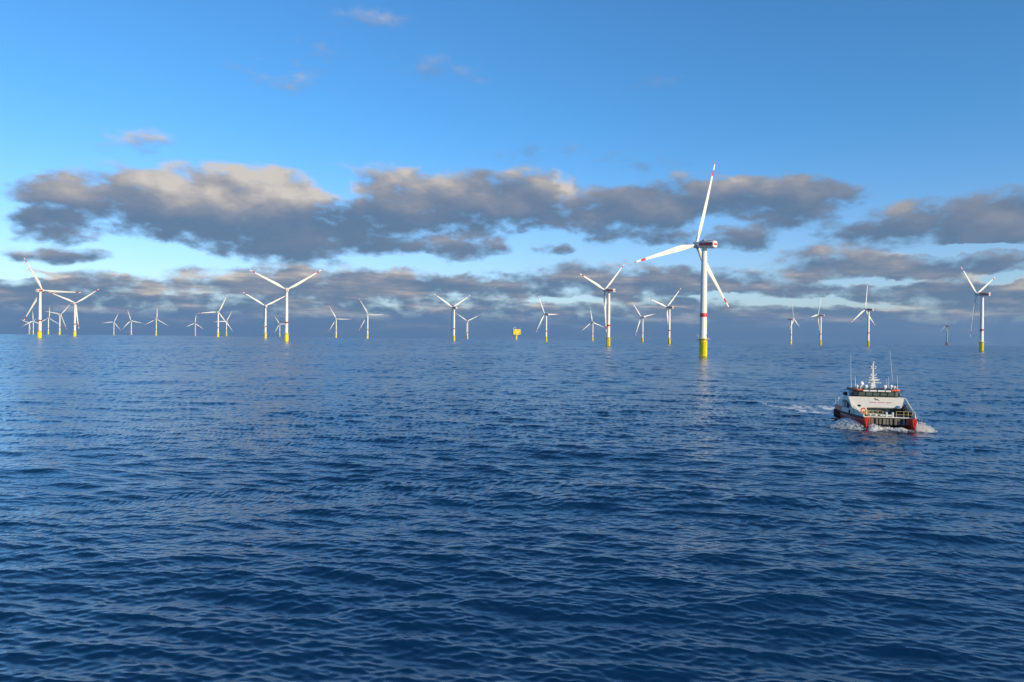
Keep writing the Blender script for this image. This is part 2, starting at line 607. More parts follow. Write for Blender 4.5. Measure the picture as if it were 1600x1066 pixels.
    r2 = g.noise(pr, 9.0, 3, .6, .2)
    hgt = g.math('MULTIPLY_ADD', r2.outputs['Fac'], .30, r1.outputs['Fac'])
    hgt = g.math('MULTIPLY_ADD', g.math('MULTIPLY', ff, fn.outputs['Fac']), 1.2, hgt)
    bp = g.n('ShaderNodeBump')
    bp.inputs['Strength'].default_value = 1.0
    bp.inputs['Distance'].default_value = .022
    wn = g.n('ShaderNodeAttribute', attribute_name='wave_normal')
    g.link(g.vec('NORMALIZE', wn.outputs['Vector']), bp.inputs['Normal'])
    g.link(hgt, bp.inputs['Height'])
    g.link(bp.outputs[0], b.inputs['Normal'])
    g.link(bp.outputs[0], b.inputs['Coat Normal'])
    me.materials.append(mt)
    o = bpy.data.objects.new("sea", me)
    C.objects.link(o)
    tag(o, "deep blue sea with short wind waves reaching the horizon", "sea", kind='structure')


# ------------------------------------------------------------------ wind turbines
# (x, y), rotor axis bearing, blade phase, label
TURBINES = [
    ((160, 619), -37, 75.5, "tallest and nearest turbine, red band on its tower and one blade almost upright"),
    ((-928, 1453), -5, 118, "tall turbine nearest the photo's left edge, one blade level towards the next turbine"),
    ((-1235, 2088), -21, 36, "mid-sized turbine beside the tall leftmost one, two blades raised in a wide V"),
    ((-4030, 6169), -20, 36, "tiny turbine furthest left of all, just left of the tall leftmost turbine"),
    ((-3349, 5170), -45, 93, "tiny turbine half hidden close beside the tall leftmost turbine's tower, blade up"),
    ((-2681, 4274), -10, 87, "faint small turbine just right of the tall leftmost turbine, one blade upright"),
    ((-2089, 3414), -5, 49, "small turbine just left of the wide V turbine, one blade level and one raised"),
    ((-2881, 5348), -29, 66, "small far turbine, first of three spaced evenly on the left horizon"),
    ((-2464, 4783), -44, 108, "small far turbine, middle one of three spaced evenly on the left horizon"),
    ((-2034, 4225), -10, 88, "small far turbine with upright blade, last of three spaced evenly on the left horizon"),
    ((-2362, 5511), -35, 85, "small far turbine standing alone left of the close pair with crossing blades"),
    ((-1110, 2791), -14, 65, "thin taller turbine of the close pair with crossing blades, yellow base"),
    ((-1824, 4720), -32, 63, "shorter far turbine of the close pair, blades crossing the taller tower"),
    ((-713, 2137), -28, 29, "mid-sized V bladed turbine whose blade tip touches the big double V turbine's tower"),
    ((-1732, 5511), -32, 3, "tiny turbine squeezed between the two V bladed turbines on the left half"),
    ((-409, 1340), -20, 32.5, "big turbine on the left half with two blades spread in a wide symmetrical V"),
    ((-885, 3718), -9, 0, "small pale turbine right of the big V turbine, one blade level, no yellow visible"),
    ((-566, 2895), 0, 0, "mid-distance turbine with level blade and pale yellow base, right of the small pale one"),
    ((-164, 2084), -41, 31, "taller of the two V bladed turbines just left of the yellow platform"),
    ((-233, 3864), -17, 27, "smaller of the two V bladed turbines just left of the yellow platform"),
    ((119, 2579), -44, 1, "slim turbine immediately right of the yellow platform, one blade level"),
    ((407, 3731), -17, 100, "small turbine between the slim one by the platform and the big V blade turbine"),
    ((161, 1237), -47, 42, "big middle turbine with raised V blades, red nacelle and bright yellow base"),
    ((494, 2798), -32, 12, "slim far turbine between two V bladed turbines left of the tallest turbine"),
    ((400, 1882), -38, 45, "mid-sized V bladed turbine next to the tallest turbine on its left side"),
    ((1056, 2798), 128, 84, "far turbine turned the other way, first one right of the tallest turbine"),
    ((970, 2325), -52, 67, "turbine with short looking level blade, second one right of the tallest turbine"),
    ((902, 1872), -39, 88, "turbine standing above the crew boat with one blade pointing straight up"),
    ((771, 1214), -35, 26, "large turbine at the photo's right edge with two raised blades and one hanging in shade"),
]
HUB_H = 94.0


def blade_mesh():
    """root at origin, span along +Z, wind from +Y (upwind), chord along X"""
    secs = []
    N = 28
    L = 75.0
    for i in range(N + 1):
        s = i / N
        z = 1.6 + s * (L - 1.6)
        chord = np.interp(s, [0, .04, .10, .20, .32, .5, .7, .88, .96, 1.0], [2.7, 2.7, 3.3, 4.8, 4.5, 3.5, 2.45, 1.6, 1.1, .5])
        thick = np.interp(s, [0, .04, .12, .22, .4, .7, 1.0], [2.8, 2.8, 2.2, 1.6, .95, .45, .08])
        tw = R(np.interp(s, [0, .1, .25, .5, 1.0], [16, 15, 10, 5, 0]))
        pre = 1.0 * s ** 2
        ell = np.interp(s, [0, .05, .2], [1, .95, 0])
        pts = []
        for k in range(16):
            t = k * 2 * math.pi / 16
            cxp, cyp = math.cos(t), math.sin(t)
            ax = .5 * cxp - (.2 * (1 - ell))          # aerofoil sits back from the pitch axis
            ay = .5 * cyp * (1 - (1 - ell) * .45 * (1 + cxp) * .5 * 1.6) if cxp > 0 else .5 * cyp
            x, y = -ax * chord, ay * thick
            pts.append((x * math.cos(tw) - y * math.sin(tw), x * math.sin(tw) + y * math.cos(tw) + pre, z))
        secs.append(pts)
    return secs


BLADE = blade_mesh()


def proto_turbine(name, jacket=False):
    body = M['grey'] if jacket else M['white']  # jacket version wears the paint darkened for cloud shadow
    root = empty(name, (0, 0, 0))
    if not jacket:
        bm = bmesh.new()
        lathe(bm, [(3.15, -8), (3.15, 13.8), (3.45, 13.9), (3.45, 14.4), (3.15, 14.5), (3.15, 15.4)], 40)
        tp = bm_obj('transition_piece', bm, M['yellow'], root, True)
        bm = bmesh.new()
        for s in (-1, 1):
            a_ = R(-28)
            base = Matrix.Rotation(a_, 4, 'Z')
            tube(bm, base @ Vector((s * .8, -4.0, -3)), base @ Vector((s * .8, -4.0, 12.5)), .22)
            for z in (0, 4.2, 8.4, 12):
                tube(bm, base @ Vector((s * .8, -4.0, z)), base @ Vector((s * .8, -2.9, z)), .16)
        for z in np.arange(-1, 13.5, .9):
            tube(bm, base @ Vector((-.45, -3.7, z)), base @ Vector((.45, -3.7, z)), .06, seg=6)
        for s in (-.45, .45):
            tube(bm, base @ Vector((s, -3.7, -2)), base @ Vector((s, -3.7, 15.5)), .08, seg=6)
        a2 = R(62)
        for da_ in (0, 16):
            tube(bm, Matrix.Rotation(a2 + R(da_), 4, 'Z') @ Vector((0, -3.45, -3)), Matrix.Rotation(a2 + R(da_), 4, 'Z') @ Vector((0, -3.45, 13.8)), .24)
        bm_obj('boat_landing', bm, M['yellow'], root, True)
        bm = bmesh.new()
        lathe(bm, [(3.2, 14.7), (5.3, 14.7), (5.3, 15.05), (3.2, 15.05)], 32)
        for k in range(8):
            t = k * math.pi / 4
            tube(bm, (3.1 * math.cos(t), 3.1 * math.sin(t), 13.0), (5.0 * math.cos(t), 5.0 * math.sin(t), 14.7), .14, seg=6)
        box(bm, Vector((5.6, -1.6, 15.0)), (2.2, 2.0, .3))
        pl = bm_obj('work_platform', bm, M['steel'], root)
        bm = bmesh.new()
        for k in range(20):
            t = k * 2 * math.pi / 20
            p = Vector((5.2 * math.cos(t), 5.2 * math.sin(t), 15.05))
            q = Vector((5.2 * math.cos(t + math.pi / 10), 5.2 * math.sin(t + math.pi / 10), 15.05))
            tube(bm, p, p + Vector((0, 0, 1.15)), .05, seg=6)
            for hh in (.6, 1.15):
                tube(bm, p + Vector((0, 0, hh)), q + Vector((0, 0, hh)), .045, seg=6)
        bm_obj('railing', bm, M['rail'], pl)
        bm = bmesh.new()
        p0 = Vector((-4.6, 1.2, 15))
        tube(bm, p0, p0 + Vector((0, 0, 3.0)), .18, .14)
        tube(bm, p0 + Vector((0, 0, 2.9)), p0 + Vector((-2.4, .4, 3.7)), .14, .09)
        bm_obj('davit_crane', bm, M['rail'], root, True)
        z0 = 15.4
    else:
        bm = bmesh.new()
        for sx in (-1, 1):
            for sy in (-1, 1):
                tube(bm, (sx * 9, sy * 9, -8), (sx * 5.5, sy * 5.5, 14), .9, .8)
        for zz, zt in ((-6, 3), (3, 13)):
            wa, wb = 9 - (zz + 8) * .16, 9 - (zt + 8) * .16
            for q in range(4):
                ca = [(1, 1), (-1, 1), (-1, -1), (1, -1)]
                a_, b_ = ca[q], ca[(q + 1) % 4]
                tube(bm, (a_[0] * wa, a_[1] * wa, zz), (b_[0] * wb, b_[1] * wb, zt), .4)
                tube(bm, (b_[0] * wa, b_[1] * wa, zz), (a_[0] * wb, a_[1] * wb, zt), .4)
        box(bm, Vector((0, 0, 14.8)), (13, 13, 2.2), bev=.3)
        bm_obj('jacket_foundation', bm, M['rust'], root, True)
        z0 = 15.9
    bm = bmesh.new()
    lathe(bm, [(3.0, z0), (2.95, z0 + 1), (2.85, 33.2), (2.7, 52), (2.45, 73), (2.15, 91.2)], 40)
    # a door and its step, seams between the tower sections
    for zz in (52, 73):
        r_ = np.interp(zz, [33, 52, 73, 91], [2.85, 2.7, 2.45, 2.15])
        lathe(bm, [(r_ + .05, zz - .12), (r_ + .05, zz + .12)], 40)
    tw = bm_obj('tower', bm, body, root, True)
    bm = bmesh.new()
    box(bm, Matrix.Rotation(R(20), 3, 'Z') @ Vector((0, -2.96, z0 + 2.4)), (1.1, .16, 2.4), Matrix.Rotation(R(20), 3, 'Z'), .1)
    bm_obj('door', bm, M['steel'], tw)
    if not jacket:
        bm = bmesh.new()
        lathe(bm, [(2.88, 33.4), (2.86, 36.6)], 40)
        bm_obj('warning_band', bm, M['red'], tw, True)
    # nacelle: local +Y is the wind side
    bm = bmesh.new()
    T = Matrix.Translation((0, 0, HUB_H)) @ Matrix.Rotation(R(4), 4, 'X')
    secs = []
    for y, w_, h_, zc in ((-11.2, 2.5, 2.5, .1), (-10.6, 2.9, 2.9, .1), (-4, 3.1, 3.1, 0), (3.2, 3.0, 3.0, 0), (5.6, 2.5, 2.5, 0), (6.4, 2.2, 2.2, 0)):
        ring = []
        for k in range(24):
            t = k * 2 * math.pi / 24
            c_, s_ = math.cos(t), math.sin(t)
            e_ = .5
            ring.append(T @ Vector((w_ * math.copysign(abs(c_) ** e_, c_), y, zc + h_ * math.copysign(abs(s_) ** e_, s_))))
        secs.append(ring)
    loft(bm, secs)
    nac = bm_obj('nacelle', bm, body, root, True)
    if not jacket:
        bm = bmesh.new()
        for s in (-1, 1):
            v = [T @ Vector((s * x, y, z)) for x, y, z in ((2.96, -10.45, -1.2), (3.16, -4, -1.2), (3.06, 3.3, -1.2), (3.06, 3.3, 1.5), (3.16, -4, 1.5), (2.96, -10.45, 1.5))]
            prism(bm, v, (T.to_3x3() @ Vector((s * .05, 0, 0))))
        prism(bm, [T @ Vector(p) for p in ((-2.0, -11.22, -.6), (2.0, -11.22, -.6), (2.0, -11.22, .9), (-2.0, -11.22, .9))], T.to_3x3() @ Vector((0, -.06, 0)))
        for s in (-1, 1):
            prism(bm, [T @ Vector((s * x, y, z)) for x, y, z in ((2.3, -10.3, 2.98), (2.2, 3.0, 3.02), (.9, 3.0, 3.08), (.9, -10.3, 3.04))], T.to_3x3() @ Vector((0, 0, .08)))
        bm_obj('warning_stripe', bm, M['red'], nac)
    bm = bmesh.new()
    box(bm, T @ Vector((0, 0.4, 3.55)), (3.6, 2.2, .95), Matrix.Rotation(R(4), 3, 'X'), .15)
    bm_obj('cooler', bm, M['steel'], nac)
    for xx, hh in ((1.2, 5.2), (-1.2, 4.8)):
        bm = bmesh.new()
        tube(bm, T @ Vector((xx, -6, 3)), T @ Vector((xx, -6, hh)), .07)
        bm_obj('wind_vane', bm, M['steel'], nac)
    bm = bmesh.new()
    H0 = T @ Matrix.Translation((0, 8.8, 0))
    lathe(bm, [(2.3, -2.3), (2.75, -1.6), (2.85, 0), (2.55, 1.5), (1.7, 2.7), (.6, 3.2)], 28, H0 @ Matrix.Rotation(R(-90), 4, 'X'))
    bm_obj('hub', bm, body, root, True)
    # one blade mesh in three lengths of colour
    N = len(BLADE) - 1

    def blade_piece(i0, i1, grow=0.):
        b = bmesh.new()
        ss = []
        for i in range(i0, i1 + 1):
            cx_ = sum(p[0] for p in BLADE[i]) / 16
            cy_ = sum(p[1] for p in BLADE[i]) / 16
            ss.append([(cx_ + (p[0] - cx_) * (1 + grow) , cy_ + (p[1] - cy_) * (1 + grow * 3), p[2]) for p in BLADE[i]])
        loft(b, ss)
        return b
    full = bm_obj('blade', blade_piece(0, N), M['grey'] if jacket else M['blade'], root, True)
    blades = [full]
    if not jacket:
        t1 = bm_obj('tip_band', blade_piece(N - 5, N - 3, .05), M['red'], full, True)
        t2 = bm_obj('tip_band', blade_piece(N - 1, N, .05), M['red'], full, True)
    for k in (1, 2):
        b = full.copy()
        C.objects.link(b)
        b.parent = root
        for ch in list(full.children):
            c_ = ch.copy()
            C.objects.link(c_)
            c_.parent = b
        blades.append(b)
    return root, H0, blades


def copy_thing(root):
    r_ = root.copy()
    C.objects.link(r_)
    for ch in list(root.children):
        c_ = ch.copy()
        C.objects.link(c_)
        c_.parent = r_
        for g_ in list(ch.children):
            d_ = g_.copy()
            C.objects.link(d_)
            d_.parent = c_
    return r_


def set_blades(root, H0, phase, pitch=0.):
    k = 0
    for ch in root.children:
        if ch.name.split('.')[0] == 'blade':
            # blade span is +Z; turned about the rotor axis (+Y): phase counts up from the axis' right hand
            ang = R(90 - (phase + 120 * k))
            ch.matrix_local = H0 @ Matrix.Rotation(ang, 4, 'Y') @ Matrix.Rotation(R(pitch), 4, 'Z')
            k += 1


def sea_z(x, y):
    return -(x * x + y * y) / (2 * SEA_R)


def build_turbines():
    root, H0, _b = proto_turbine('wind_turbine')
    things = [root] + [copy_thing(root) for _ in TURBINES[1:]]
    for o, ((x, y), yaw, ph, lab) in zip(things, TURBINES):
        o.location = (x, y, sea_z(x, y))
        o.rotation_euler = (0, 0, -R(yaw))
        set_blades(o, H0, ph)
        tag(o, lab, 'wind turbine', 'wind turbines standing in the sea')
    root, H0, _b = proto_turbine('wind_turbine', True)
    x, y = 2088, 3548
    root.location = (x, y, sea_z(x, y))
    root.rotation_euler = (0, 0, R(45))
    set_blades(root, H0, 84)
    tag(root, "turbine painted cloud-shadow grey on brownish lattice base, small and far off beyond the crew boat", 'wind turbine', 'wind turbines standing in the sea')


# ------------------------------------------------------------------ yellow substation far off
def build_substation():
    d = 4100.0
    v = ray(806.5, 530)
    x, y = v.x / v.y * d, d
    root = empty('offshore_substation', (x, y, sea_z(x, y)), R(12))
    tag(root, "yellow box shaped substation platform on a single thick leg, far out among the turbines", 'offshore platform')
    Y = M['yellow']
    bm = bmesh.new()
    lathe(bm, [(5.2, -8), (5.2, 18), (8.5, 25), (13, 27.5), (13, 28.2)], 28)
    bm_obj('support_column', bm, Y, root, True)
    bm = bmesh.new()
    box(bm, Vector((0, 0, 31)), (36, 28, 5.0), bev=.5)
    box(bm, Vector((1.5, 0, 38)), (40, 30, 8.4), bev=.4)
    box(bm, Vector((1, 0, 46.2)), (41, 30, 7.6), bev=.4)
    box(bm, Vector((4, 0, 54)), (33, 26, 7.4), bev=.4)
    for z in (33.6, 42.3, 50.1):
        box(bm, Vector((1, 0, z)), (44, 33, .7))
    for sx in (-1, 1):
        for k in range(-2, 3):
            box(bm, Vector((1 + k * 9.8, sx * 15.6, 42)), (.9, .8, 17))
    bm_obj('topside', bm, Y, root)
    bm = bmesh.new()
    for cx_, z, w_, h_ in ((8, 53.8, 7, 4), (-9, 46.5, 5, 3), (-8, 36, 5, 3.2), (14, 38, 4, 3), (2, 46.5, 3, 4)):
        box(bm, Vector((cx_, -15.6 if z < 50 else -13.4, z)), (w_, .8, h_))
    bm_obj('louvre', bm, M['black'], root)
    bm = bmesh.new()
    tube(bm, (-16, -8, 50.4), (-16, -8, 63), 1.5, 1.2)
    box(bm, Vector((-16, -8, 63.5)), (4, 4, 3.2), bev=.4)
    tube(bm, (-16, -8, 64), (-1, -3, 69), .9, .5)
    bm_obj('deck_crane', bm, M['alu'], root, True)
    bm = bmesh.new()
    tube(bm, (14, 4, 57.7), (14, 4, 72), .4, .2)
    for z in (62, 66, 69):
        tube(bm, (12.6, 4, z), (15.4, 4, z), .2)
    bm_obj('mast', bm, M['steel'], root)
    bm = bmesh.new()
    box(bm, Vector((22, -4, 32)), (10, 18, 2.2), bev=.3)
    bm_obj('side_platform', bm, Y, root)


# ------------------------------------------------------------------ crew transfer catamaran
def sym(f):
    for s in (-1, 1):
        f(s)


def build_boat():
    root = empty('crew_transfer_boat', BOAT)
    mx = Matrix((STB, FWD, Vector((0, 0, 1)))).transposed().to_4x4()
    root.matrix_world = Matrix.Translation(BOAT + Vector((0, 0, -.08))) @ mx @ Matrix.Rotation(R(.5), 4, 'X')
    tag(root, "red and white catamaran crew boat heading this way with foam at its two bows", 'boat')
    # ---- hull: two slim hulls joined by the bridge deck
    bm = bmesh.new()
    #  y, outer deck, inner deck, outer water, inner water, keel z, deck z
    ST = [(-11, 5.2, 2.3, 5.1, 2.5, -.9, 1.95), (-6, 5.25, 2.3, 5.12, 2.5, -1.0, 2.0), (0, 5.25, 2.35, 5.1, 2.6, -1.0, 2.05), (4.5, 5.22, 2.5, 5.0, 2.9, -1.0, 2.12),
          (7.5, 4.98, 2.7, 4.65, 3.1, -.95, 2.18), (9.4, 4.6, 3.0, 4.22, 3.4, -.8, 2.22), (10.6, 4.32, 3.35, 3.96, 3.62, -.6, 2.25), (11.1, 4.16, 3.5, 3.88, 3.70, -.5, 2.26)]

    def hull(s):
        secs = []
        for y, xo, xi, wo, wi, zk, zd in ST:
            xc = (wo + wi) / 2
            yy = y
            secs.append([(s * xo, yy, zd), (s * (xo + .03), yy, zd - .5), (s * (wo + .05), yy - (.12 if y > 9 else 0), .55), (s * (wo - .1), yy - (.25 if y > 9 else 0), -.1), (s * xc, yy - (.5 if y > 9 else 0), zk),
                         (s * (wi + .1), yy - (.25 if y > 9 else 0), -.1), (s * wi, yy - (.12 if y > 9 else 0), .55), (s * xi, yy, zd - .5), (s * xi, yy, zd)])
        loft(bm, secs)
    sym(hull)
    box(bm, Vector((0, -1.3, 1.55)), (4.9, 19.2, .7))
    h = bm_obj('hull', bm, M['hull_red'], root)
    bm = bmesh.new()

    def strake(s):
        for i in range(len(ST) - 1):
            a, b = ST[i], ST[i + 1]
            tube(bm, (s * (a[1] + .06), a[0], a[6] - .12), (s * (b[1] + .06), b[0], b[6] - .12), .13, seg=8)
            if i < 3:
                tube(bm, (s * (a[3] + .12), a[0], 1.05), (s * (b[3] + .12), b[0], 1.1), .12, seg=8)
    sym(strake)
    bm_obj('rubbing_strake', bm, M['maroon'], h, True)
    bm = bmesh.new()

    def hang(s):
        for y in (-10.6, -9.5, -8.2, -6.9, -5.6):
            tube(bm, (s * 5.33, y, .35), (s * 5.36, y, 1.85), .16, seg=8)
    sym(hang)
    bm_obj('side_fender', bm, M['maroon'], h, True)
    # ---- decks
    bm = bmesh.new()
    pts = [(s_[1] - .05, s_[0], s_[6] + .012) for s_ in ST[:-1]]
    loop = [(5.1, -10.95, 1.965)] + [(x, y, z) for x, y, z in pts[1:-1]] + [(4.4, 9.6, 2.24), (-4.4, 9.6, 2.24)] + [(-x, y, z) for x, y, z in pts[1:-1]][::-1] + [(-5.1, -10.95, 1.965)]
    prism(bm, loop, (0, 0, .05))
    bm_obj('deck', bm, M['deck'], root)
    # ---- bow fender: dark backing with worn vertical pads
    bm = bmesh.new()
    box(bm, Vector((0, 9.35, 1.55)), (6.9, .5, 1.25), bev=.08)
    bf = bm_obj('bow_fender', bm, M['rubber'], root)
    xs = [-3.05, -2.42, -1.65, -1.15, -.35, .2, .72, 1.4, 1.95, 2.7, 3.15]
    for k, x in enumerate(xs):
        bm = bmesh.new()
        box(bm, Vector((x, 9.66, 1.52)), (.40 if k % 3 else .52, .2, 1.06), bev=.05)
        bm_obj('fender_pad', bm, M['pad'], bf)
    bm = bmesh.new()
    box(bm, Vector((0, 9.5, 2.27)), (8.0, .42, .15), bev=.04)
    bm_obj('bow_edge', bm, M['cream'], root)
    # ---- side walls, raked to the bow
    for s in (-1, 1):
        bm = bmesh.new()
        prof = [(-4.2, 2.06, 5.2), (10.4, 2.3, 4.24), (10.0, 2.75, 4.3), (8.2, 3.15, 4.7), (5.2, 3.42, 5.06), (4.5, 3.62, 5.1), (.95, 5.22, 4.98), (-3.4, 5.22, 4.98), (-4.2, 4.4, 5.05)]
        out = [(s * x, y, z) for y, z, x in prof]
        inn = [(s * (x - .16), y, z) for y, z, x in prof]
        a = [bm.verts.new(p) for p in out]
        b = [bm.verts.new(p) for p in inn]
        n = len(a)
        bm.faces.new(a)
        bm.faces.new(b[::-1])
        for k in range(n):
            bm.faces.new((a[k], a[(k + 1) % n], b[(k + 1) % n], b[k]))
        bmesh.ops.recalc_face_normals(bm, faces=bm.faces[:])
        w = bm_obj('side_wall', bm, M['cream'], root)
        for y0, y1, z0, z1 in ((-3.3, -.9, 3.05, 4.35), (-.5, 1.1, 3.1, 4.35)):
            bm = bmesh.new()
            xo = s * 5.12
            prism(bm, [(xo, y0, z0), (xo, y1 + .25, z0), (xo, y1, z1), (xo, y0 + .1, z1)], (s * .1, 0, 0))
            wd = bm_obj('window', bm, M['black'], w)
            bm = bmesh.new()
            prism(bm, [(xo + s * .1, y0 + .12, z0 + .12), (xo + s * .1, y1 + .1, z0 + .12), (xo + s * .1, y1 - .1, z1 - .12), (xo + s * .1, y0 + .2, z1 - .12)], (s * .02, 0, 0))
            bm_obj('pane', bm, M['pane'], wd)
        bm = bmesh.new()
        tube(bm, (s * 5.28, 3.6, 2.25), (s * 5.28, 3.6, 2.95), .16, seg=8)
        bm_obj('side_vent', bm, M['black'], w, True)
    # ---- cabin: raked white front, recessed window wall below its brow
    bm = bmesh.new()
    box(bm, Vector((0, -1.2, 3.0)), (9.6, 6.6, 1.8))
    loft(bm, [[(-4.83, 2.1, 3.72), (4.83, 2.1, 3.72), (4.83, -4.4, 3.72), (-4.83, -4.4, 3.72)], [(-4.8, .7, 5.2), (4.8, .7, 5.2), (4.8, -4.2, 5.2), (-4.8, -4.2, 5.2)]])
    cabin = bm_obj('cabin', bm, M['cream'], root)
    bm = bmesh.new()
    # the raked white face carried forward and down over the starboard stair
    prism(bm, [(-4.86, .85, 5.26), (4.86, .85, 5.26), (4.98, 3.2, 3.52), (-4.98, 3.2, 3.52)], (0, -.16, -.16))
    face = bm_obj('raked_front', bm, M['cream'], root)
    nrm = Vector((0, .595, .804))

    def on_face(x, t):
        """point on the raked front: t=0 top edge, 1 bottom edge"""
        return Vector((x, .85 + 2.35 * t, 5.26 - 1.74 * t))
    # small lettering and emblem on the raked front, too worn to read
    bm = bmesh.new()
    x = 1.55
    rng = random.Random(4)
    for wlen in (9, 8, 7):
        for k in range(wlen):
            wd_ = .07 + rng.random() * .05
            p = on_face(x, .50)
            q = on_face(x - wd_, .50 + .055 + rng.random() * .03)
            prism(bm, [Vector((p.x, p.y, p.z)), Vector((q.x, p.y, p.z)), Vector((q.x, q.y, q.z)), Vector((p.x, q.y, q.z))], nrm * .012)
            x -= wd_ + .045
        x -= .22
    bm_obj('lettering', bm, M['red'], face)
    bm = bmesh.new()
    for pts in (((.62, .16), (.30, .13), (.18, .22), (.40, .25)), ((.22, .17), (-.02, .19), (-.20, .33), (.08, .32)), ((.50, .27), (.28, .25), (.24, .31), (.44, .33)), ((-.1, .30), (-.34, .33), (-.3, .37), (-.12, .36))):
        prism(bm, [on_face(a_, b_) for a_, b_ in pts], nrm * .014)
    bm_obj('emblem', bm, M['black'], face)
    # porthole in the starboard part of the front
    bm = bmesh.new()
    prism(bm, [on_face(3.72, .80), on_face(3.2, .80), on_face(3.2, .985), on_face(3.72, .985)], nrm * .03)
    bm_obj('small_window', bm, M['black'], face)
    # window wall
    bm = bmesh.new()
    box(bm, Vector((-.75, 2.13, 2.92)), (5.9, .1, 1.3), bev=.03)
    fw = bm_obj('front_window', bm, M['black'], cabin)
    for k in range(4):
        bm = bmesh.new()
        box(bm, Vector((-.75 + (k - 1.5) * 1.42, 2.19, 2.93)), (1.28, .03, 1.1))
        bm_obj('pane', bm, M['pane'], fw)
    bm = bmesh.new()
    box(bm, Vector((-4.25, 2.13, 2.95)), (.95, .1, 1.7), bev=.03)
    bm_obj('door', bm, M['black'], cabin)
    # starboard stair house below the raked front
    bm = bmesh.new()
    prism(bm, [(2.35, 2.1, 2.2), (2.35, 2.1, 3.5), (2.35, 3.6, 3.5), (2.35, 4.4, 2.9), (2.35, 4.4, 2.2)], (2.5, 0, 0))
    bm_obj('stair_house', bm, M['cream'], root)
    # ---- wheelhouse
    bm = bmesh.new()
    W = 3.82
    fr = [(-W, -.2), (-W + .7, .4), (W - .7, .4), (W, -.2), (W, -3.9), (-W, -3.9)]
    loft(bm, [[(x, y, 5.2) for x, y in fr], [(x * 1.03, y + .08, 5.42) for x, y in fr], [(x * 1.03, y + .3, 6.36) for x, y in fr]])
    wh = bm_obj('wheelhouse', bm, M['black'], root)
    edges = [(-W, -3.5, -W, -2.0), (-W, -1.8, -W, -.35), (W, -3.5, W, -2.0), (W, -1.8, W, -.35), (-W + .08, -.13, -W + .62, .33), (W - .08, -.13, W - .62, .33)]
    n_ = 5
    x0 = -W + .74
    st = (2 * (W - .74)) / n_
    for k in range(n_):
        edges.append((x0 + k * st + .11, .4, x0 + (k + 1) * st - .11, .4))
    for xa, ya, xb, yb in edges:
        a0, b0 = Vector((xa * 1.03, ya + .085, 5.47)), Vector((xb * 1.03, yb + .085, 5.47))
        a1, b1 = Vector((xa * 1.03, ya + .285, 6.26)), Vector((xb * 1.03, yb + .285, 6.26))
        nn = (b0 - a0).cross(a1 - a0).normalized()
        ce = (a0 + b1) / 2
        if nn.dot(ce - Vector((0, -2, ce.z))) < 0:
            nn = -nn
        bm = bmesh.new()
        prism(bm, [p + nn * .01 for p in (a0, b0, b1, a1)], nn * .03)
        bm_obj('pane', bm, M['pane'], wh)
    bm = bmesh.new()
    ro = [(-4.2, -.15), (-3.4, 1.0), (3.4, 1.0), (4.2, -.15), (4.35, -4.3), (-4.35, -4.3)]
    loft(bm, [[(x * .97, y * .97, 6.37) for x, y in ro], [(x, y, 6.5) for x, y in ro], [(x, y, 6.66) for x, y in ro], [(x * .96, y - .08, 6.74) for x, y in ro]])
    roof = bm_obj('wheelhouse_roof', bm, M['black'], root)
    # brow: orange at both ends, white lengths between
    bm = bmesh.new()
    for s in (-1, 1):
        prism(bm, [(s * 3.37, 1.01, 6.46), (s * 4.24, -.17, 6.46), (s * 4.24, -.17, 6.74), (s * 3.37, 1.01, 6.74)], (s * .04, .04, 0))
        prism(bm, [(s * 2.55, 1.01, 6.46), (s * 3.37, 1.01, 6.46), (s * 3.37, 1.01, 6.74), (s * 2.55, 1.01, 6.74)], (0, .05, 0))
    bm_obj('orange_brow', bm, M['orange'], roof)
    for xa, xb in ((1.45, 2.42), (.08, 1.32), (-1.32, -.08), (-2.42, -1.45)):
        bm = bmesh.new()
        box(bm, Vector(((xa + xb) / 2, 1.07, 6.44)), (xb - xa, .16, .28), bev=.03)
        bm_obj('wiper_cover', bm, M['alu'], roof)
    bm = bmesh.new()
    rl = [(-4.1, -4.1), (-4.0, -.2), (-3.2, .75), (3.2, .75), (4.0, -.2), (4.1, -4.1)]
    for i in range(len(rl) - 1):
        tube(bm, (*rl[i], 7.15), (*rl[i + 1], 7.15), .025, seg=6)
        a, b = Vector((*rl[i], 0)), Vector((*rl[i + 1], 0))
        m_ = max(1, int((b - a).length / 1.3))
        for k in range(m_):
            p = a.lerp(b, k / m_)
            tube(bm, (p.x, p.y, 6.7), (p.x, p.y, 7.15), .025, seg=6)
    bm_obj('roof_rail', bm, M['steel'], roof)
    # ---- mast with its spreaders
    bm = bmesh.new()
    mz = 6.7
    loft(bm, [[(-.55, -1.9, mz), (.55, -1.9, mz), (.45, -2.9, mz), (-.45, -2.9, mz)], [(-.3, -2.0, mz + 1.0), (.3, -2.0, mz + 1.0), (.22, -2.6, mz + 1.0), (-.22, -2.6, mz + 1.0)],
              [(-.15, -2.1, mz + 2.8), (.15, -2.1, mz + 2.8), (.1, -2.35, mz + 2.8), (-.1, -2.35, mz + 2.8)], [(-.09, -2.15, mz + 4.9), (.09, -2.15, mz + 4.9), (.07, -2.3, mz + 4.9), (-.07, -2.3, mz + 4.9)]])
    mast = bm_obj('mast', bm, M['alu'], root)
    for z, w_, t_, off in ((1.15, 2.3, .16, -.25), (1.75, 1.5, .13, -.35), (2.1, 1.5, .13, .05), (2.5, 1.0, .12, 0), (3.9, .95, .12, 0)):
        bm = bmesh.new()
        box(bm, Vector((off, -2.05, mz + z)), (w_, .22, t_), bev=.02)
        bm_obj('spreader', bm, M['alu'], mast)
